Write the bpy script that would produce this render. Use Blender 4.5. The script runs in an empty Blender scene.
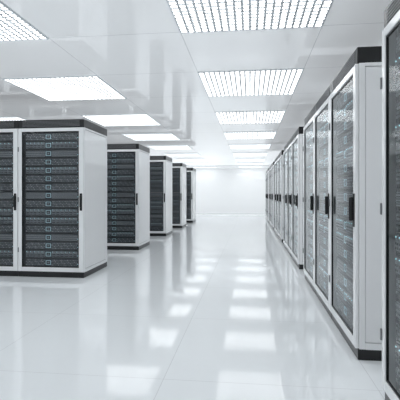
import bpy, bmesh, math, random
random.seed(4)
S=bpy.context.scene
try:
    S.view_settings.view_transform='Standard'
    S.view_settings.exposure=.27
except Exception: pass

# ---------------- materials ----------------
def pmat(name,col,rough=.4,metal=0,spec=.5,coat=0,emis=None,estr=0):
    m=bpy.data.materials.new(name); m.use_nodes=True
    b=m.node_tree.nodes['Principled BSDF']
    b.inputs['Base Color'].default_value=(*col,1)
    b.inputs['Roughness'].default_value=rough
    b.inputs['Metallic'].default_value=metal
    b.inputs['Specular IOR Level'].default_value=spec
    b.inputs['Coat Weight'].default_value=coat
    b.inputs['Coat Roughness'].default_value=.03
    if emis:
        b.inputs['Emission Color'].default_value=(*emis,1)
        b.inputs['Emission Strength'].default_value=estr
    return m

def tiled(name,col,line,size,lw,rough,spec,ox=0,oy=0,coat=0,emis=None,estr=0):
    m=pmat(name,col,rough,0,spec,coat,emis,estr)
    nt=m.node_tree; N=nt.nodes; L=nt.links; b=N['Principled BSDF']
    tc=N.new('ShaderNodeTexCoord'); sp=N.new('ShaderNodeSeparateXYZ')
    L.new(tc.outputs['Object'],sp.inputs[0])
    def axis(o,off):
        a=N.new('ShaderNodeMath'); a.operation='ADD'; a.inputs[1].default_value=off+100*size
        L.new(o,a.inputs[0])
        p=N.new('ShaderNodeMath'); p.operation='PINGPONG'; p.inputs[1].default_value=size/2
        L.new(a.outputs[0],p.inputs[0])
        c=N.new('ShaderNodeMath'); c.operation='LESS_THAN'; c.inputs[1].default_value=lw
        L.new(p.outputs[0],c.inputs[0]); return c
    x=axis(sp.outputs[0],ox); y=axis(sp.outputs[1],oy)
    mx=N.new('ShaderNodeMath'); mx.operation='MAXIMUM'
    L.new(x.outputs[0],mx.inputs[0]); L.new(y.outputs[0],mx.inputs[1])
    mc=N.new('ShaderNodeMix'); mc.data_type='RGBA'
    mc.inputs[6].default_value=(*col,1); mc.inputs[7].default_value=(*line,1)
    L.new(mx.outputs[0],mc.inputs[0]); L.new(mc.outputs[2],b.inputs['Base Color'])
    return m

M={}
M['white']=pmat('rack_white_enamel',(.90,.91,.92),.12,0,.5,.2)
M['black']=pmat('rack_black_plastic',(.006,.007,.008),.3)
M['slat']=pmat('vent_slat',(.16,.165,.175),.35)
M['dark']=pmat('interior_dark',(.012,.015,.02),.5)
M['chass']=pmat('server_chassis',(.075,.083,.093),.35,.2)
M['mid']=pmat('server_mid_grey',(.29,.32,.35),.4,.1)
M['light']=pmat('server_light_grey',(.48,.51,.54),.4,.1)
M['cyan']=pmat('badge_cyan',(.50,.64,.70),.4,0,.5,0,(.45,.75,.85),.2)
M['led']=pmat('led',(.4,.7,.8),.4,0,.5,0,(.5,.9,1),.8)
g=bpy.data.materials.new('door_glass'); g.use_nodes=True
nt=g.node_tree; N=nt.nodes; N.clear()
o=N.new('ShaderNodeOutputMaterial'); t=N.new('ShaderNodeBsdfTransparent'); t.inputs[0].default_value=(.95,.96,.965,1)
gl=N.new('ShaderNodeBsdfGlossy'); gl.inputs['Roughness'].default_value=.07; gl.inputs[0].default_value=(.92,.94,.95,1)
fr=N.new('ShaderNodeFresnel'); fr.inputs[0].default_value=1.45
mx=N.new('ShaderNodeMixShader')
nt.links.new(fr.outputs[0],mx.inputs[0]); nt.links.new(t.outputs[0],mx.inputs[1]); nt.links.new(gl.outputs[0],mx.inputs[2]); nt.links.new(mx.outputs[0],o.inputs[0])
M['glass']=g
keys=list(M)

# ---------------- mesh builder ----------------
class MB:
    def __init__(s): s.bm=bmesh.new()
    def box(s,x0,x1,y0,y1,z0,z1,mat,bev=0):
        bm=s.bm
        v=[bm.verts.new((x,y,z)) for z in (z0,z1) for y in (y0,y1) for x in (x0,x1)]
        F=[(0,2,3,1),(4,5,7,6),(0,1,5,4),(2,6,7,3),(0,4,6,2),(1,3,7,5)]
        fs=[bm.faces.new([v[i] for i in f]) for f in F]
        mi=keys.index(mat)
        for f in fs: f.material_index=mi
        if bev:
            es=list({e for f in fs for e in f.edges})
            r=bmesh.ops.bevel(bm,geom=es,offset=bev,segments=2,affect='EDGES',profile=.5)
            for f in r['faces']: f.material_index=mi
    def mesh(s,name):
        me=bpy.data.meshes.new(name); s.bm.to_mesh(me); s.bm.free()
        for k in keys: me.materials.append(M[k])
        return me

W,D,H=.89,.88,2.03
def rack_mesh():
    b=MB(); h=W/2
    # plinth and cap
    b.box(-h+.002,h-.002,.004,D-.004,0,.07,'black',.004)
    b.box(-h+.001,h-.001,0.0,D,H-.105,H,'black',.006)
    # front louvres on the cap
    for i in range(5):
        z=H-.088+i*.016
        b.box(-h+.06,h-.06,-.004,.004,z,z+.006,'slat')
    # top fan covers
    for cx in (-.2,.2):
        b.box(cx-.13,cx+.13,.3,.56,H,H+.012,'black',.004)
        for i in range(7):
            b.box(cx-.11,cx+.11,.32+i*.032,.332+i*.032,H+.010,H+.016,'slat')
    z0,z1=.07,H-.105
    # corner posts
    for sx in (-1,1):
        a=sx*h; c=sx*(h-.035)
        for (y0,y1) in ((0.012,.05),(D-.05,D-.004)):
            b.box(min(a,c),max(a,c),y0,y1,z0,z1,'white',.003)
        # side inset panel and rails
        a2=sx*(h-.004); c2=sx*(h-.02)
        b.box(min(a2,c2),max(a2,c2),.0525,D-.0525,z0+.045,z1-.025,'white',.003)
        b.box(min(a,c),max(a,c),.05,D-.05,z0,z0+.042,'white')
        b.box(min(a,c),max(a,c),.05,D-.05,z1-.022,z1,'white')
        b.box(min(sx*(h-.02),sx*(h-.03)),max(sx*(h-.02),sx*(h-.03)),.04,D-.04,z0,z1,'dark')
    # back door
    b.box(-h+.037,h-.037,D-.02,D-.006,z0+.01,z1-.01,'white',.003)
    for i in range(22):
        b.box(-.3,.3,D-.008,D-.003,.35+i*.06,.37+i*.06,'slat')
    b.box(-h+.035,h-.035,.075,D-.02,z0,z0+.01,'dark')
    b.box(-h+.035,h-.035,.075,D-.02,z1-.01,z1,'dark')
    # door frame
    fw=.05; e=.004
    dz0,dz1=z0+.004,z1-.004
    b.box(-h+e,-h+e+fw,-.012,.010,dz0,dz1,'white',.004)
    b.box(h-e-fw-.012,h-e,-.012,.010,dz0,dz1,'white',.004)
    b.box(-h+e+fw,h-e-fw-.012,-.0118,.0098,dz1-.045,dz1,'white',.003)
    b.box(-h+e+fw,h-e-fw-.012,-.0118,.0098,dz0,dz0+.055,'white',.003)
    # black gasket
    gx0,gx1=-h+e+fw,h-e-fw-.012; gz0,gz1=dz0+.055,dz1-.045
    for (x0,x1,a0,a1) in ((gx0,gx0+.008,gz0,gz1),(gx1-.008,gx1,gz0,gz1),(gx0,gx1,gz0,gz0+.008),(gx0,gx1,gz1-.008,gz1)):
        b.box(x0,x1,-.006,.006,a0,a1,'black')
    # glass : single pane
    bm=b.bm
    f=bm.faces.new([bm.verts.new(p) for p in ((gx0,0,gz0),(gx1,0,gz0),(gx1,0,gz1),(gx0,0,gz1))])
    f.material_index=keys.index('glass')
    # handle
    hx=h-e-.032
    b.box(hx-.016,hx+.016,-.020,-.010,.86,1.08,'black',.004)
    b.box(hx-.011,hx+.011,-.045,-.018,.90,1.055,'black',.007)
    # hinges
    for z in (.35,1.0,1.65):
        b.box(-h+.001,-h+.014,-.020,-.006,z-.03,z+.03,'slat',.003)
    # mounting rails
    b.box(gx0-.02,gx0+.02,.05,.075,z0,z1,'chass')
    b.box(gx1-.02,gx1+.02,.05,.075,z0,z1,'chass')
    # servers
    sx0,sx1=gx0+.024,gx1-.024
    n=16; pit=(gz1-gz0-.01)/n
    bx=sx0+(sx1-sx0)*.44
    o=-.02   # y shift: server fronts just behind the glass
    for i in range(n):
        a=gz0+.005+i*pit; t=a+pit-.008
        b.box(sx0,sx1,.055+o,.7,a,t,'chass',.002)
        kind=[0,1,0,2,0,1,1,0,2,0,0,1,0,2,1,0][i]
        uh=t-a
        # badge frame
        w=.07; bz0=a+.022; bz1=t-.022
        for (x0,x1,q0,q1) in ((bx-w/2,bx+w/2,bz0,bz0+.007),(bx-w/2,bx+w/2,bz1-.007,bz1),(bx-w/2,bx-w/2+.007,bz0,bz1),(bx+w/2-.007,bx+w/2,bz0,bz1)):
            b.box(x0,x1,.049+o,.056+o,q0,q1,'cyan')
        b.box(bx-.012,bx+.012,.049+o,.056+o,(bz0+bz1)/2-.006,(bz0+bz1)/2+.006,'mid')
        for (x0,x1) in ((sx0+.012,bx-w/2-.012),(bx+w/2+.012,sx1-.012)):
            L=x1-x0
            if kind==0:   # perforated grille cells
                nx=int(L/.021); ny=4
                for ix in range(nx):
                    for iz in range(ny):
                        cx=x0+(ix+.5+(.25 if iz%2 else -.25))*L/nx; cz=a+.01+(iz+.5)*(uh-.02)/ny
                        b.box(cx-.0065,cx+.0065,.050+o,.056+o,cz-.006,cz+.006,'mid' if (ix*7+iz*3+i)%4 else 'light')
            elif kind==1: # drive bays
                nx=max(4,int(L/.05))
                for ix in range(nx):
                    c0=x0+ix*L/nx+.003; c1=x0+(ix+1)*L/nx-.003
                    b.box(c0,c1,.048+o,.056+o,a+.012,t-.012,'mid',0)
                    b.box(c0+.006,c1-.006,.044+o,.049+o,a+.02,a+.032,'chass')
                    b.box(c0+.006,c1-.006,.044+o,.049+o,a+.042,a+.054,'chass')
                    b.box(c0+.006,c0+.012,.044+o,.049+o,t-.024,t-.018,'led')
            else:         # horizontal slats
                for iz in range(6):
                    cz=a+.012+(iz+.5)*(uh-.024)/6
                    b.box(x0,x1,.048+o,.056+o,cz-.004,cz+.003,'mid' if iz%2 else 'light')
        b.box(sx1-.010,sx1-.004,.049+o,.056+o,a+.03,a+.036,'led')
    return b.mesh('server_rack_mesh')
RM=rack_mesh()
def rack(x,y,rot=0):
    ob=bpy.data.objects.new('server_rack',RM); S.collection.objects.link(ob)
    ob.location=(x,y,0); ob.rotation_euler=(0,0,rot)
for y in (5.14,7.8,10.4,12.95,15.4):
    for i in range(7): rack(-2.10-W/2-i*W,y)
GAP=.6; per=3*W+GAP
for gidx in range(-1,5):
    ys=2.82+gidx*per+ (0.06 if gidx<0 else 0)
    for i in range(3): rack(.69,ys+W/2+i*W,-math.pi/2)

# ---------------- room ----------------
X0,X1,Y0,Y1,CZ=-9.0,4.2,-3.0,23.0,2.48
def single(name,boxes,mat):
    bm=bmesh.new()
    for (x0,x1,y0,y1,z0,z1) in boxes:
        v=[bm.verts.new((x,y,z)) for z in (z0,z1) for y in (y0,y1) for x in (x0,x1)]
        for f in [(0,2,3,1),(4,5,7,6),(0,1,5,4),(2,6,7,3),(0,4,6,2),(1,3,7,5)]:
            bm.faces.new([v[i] for i in f])
    me=bpy.data.meshes.new(name); bm.to_mesh(me); bm.free(); me.materials.append(mat)
    ob=bpy.data.objects.new(name,me); S.collection.objects.link(ob); return ob
fl=tiled('floor_gloss_tile',(.86,.89,.91),(.70,.72,.74),1.2,.0022,.055,.42,.5,.0,.0)
single('floor',[(X0,X1,Y0,Y1,-.1,0)],fl)
wm=pmat('wall_paint',(.96,.965,.965),.5)
single('wall_back',[(X0,X1,Y1,Y1+.1,0,CZ)],wm)
single('wall_front',[(X0,X1,Y0-.1,Y0,0,CZ)],wm)
single('wall_left',[(X0-.1,X0,Y0,Y1,0,CZ)],wm)
single('wall_right',[(X1,X1+.1,Y0,Y1,0,CZ)],wm)
bb=pmat('baseboard_white',(.93,.94,.94),.3)
single('baseboard_back',[(X0,X1,Y1-.015,Y1,0,.06)],bb)
single('baseboard_left',[(X0,X0+.015,Y0,Y1-.02,0,.06)],bb)
single('baseboard_right',[(X1-.015,X1,Y0,Y1-.02,0,.06)],bb)
# glossy ceiling, with faint emission added in the material to brighten it
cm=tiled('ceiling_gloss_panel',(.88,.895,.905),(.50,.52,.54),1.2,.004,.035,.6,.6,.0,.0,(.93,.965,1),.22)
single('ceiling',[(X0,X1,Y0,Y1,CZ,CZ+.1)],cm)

# ---------------- ceiling lights ----------------
em=bpy.data.materials.new('light_diffuser'); em.use_nodes=True
nt=em.node_tree; nt.nodes.clear()
o=nt.nodes.new('ShaderNodeOutputMaterial'); e=nt.nodes.new('ShaderNodeEmission')
e.inputs[0].default_value=(.975,.99,1,1); e.inputs[1].default_value=4.1
nt.links.new(e.outputs[0],o.inputs[0])
lou=pmat('light_louvre',(.78,.83,.86),.35)
bm=bmesh.new()
def bx(x0,x1,y0,y1,z0,z1,mi):
    v=[bm.verts.new((x,y,z)) for z in (z0,z1) for y in (y0,y1) for x in (x0,x1)]
    for f in [(0,2,3,1),(4,5,7,6),(0,1,5,4),(2,6,7,3),(0,4,6,2),(1,3,7,5)]:
        bm.faces.new([v[i] for i in f]).material_index=mi
hs=.59
f=bm.faces.new([bm.verts.new(p) for p in ((-hs,-hs,-.004),(-hs,hs,-.004),(hs,hs,-.004),(hs,-hs,-.004))]); f.material_index=0
for s in (-1,1):
    a,c=sorted((s*.6,s*.586))
    bx(a,c,-.6,.6,-.012,0,1); bx(-.586,.586,a,c,-.012,0,1)
n=20
for i in range(1,n):
    p=-.586+i*1.172/n
    bx(p-.010,p+.010,-.586,.586,-.009,-.005,1)
    bx(-.586,.586,p-.010,p+.010,-.0088,-.005,1)
LM=bpy.data.meshes.new('ceiling_light_mesh'); bm.to_mesh(LM); bm.free()
LM.materials.append(em); LM.materials.append(lou)
for cx in (-7.2,-4.8,-2.4,0,2.4):
    for k in range(-1,9):
        ob=bpy.data.objects.new('ceiling_light_panel',LM); S.collection.objects.link(ob)
        ob.location=(cx+.0,3.0+2.4*k,CZ)

# invented strip light and housing, added to brighten the back wall
wa=pmat('added_housing_white',(.9,.9,.9),.4)
wf=single('added_fill_housing',[(-6,3.5,21.35,21.55,CZ-.03,CZ)],wa)
ld=bpy.data.lights.new('added_wall_fill','AREA'); ld.shape='RECTANGLE'; ld.size=9.3; ld.size_y=.16; ld.energy=12; ld.color=(.98,.99,1)
lo=bpy.data.objects.new('added_wall_fill',ld); S.collection.objects.link(lo); lo.parent=wf
lo.location=(-1.25,21.45,CZ-.035); lo.rotation_euler=(math.radians(50),0,0)

# ---------------- world, camera ----------------
w=bpy.data.worlds.new('world'); S.world=w; w.use_nodes=True
w.node_tree.nodes['Background'].inputs[0].default_value=(.9,.95,1,1)
w.node_tree.nodes['Background'].inputs[1].default_value=.5
F=420
c=bpy.data.cameras.new('camera'); co=bpy.data.objects.new('camera',c); S.collection.objects.link(co)
co.location=(0,0,1.08); co.rotation_euler=(math.pi/2,0,math.atan(50/F))
c.sensor_width=36; c.lens=36*F/400; c.shift_y=-6.6/400; c.clip_start=.05; c.clip_end=100
S.camera=co
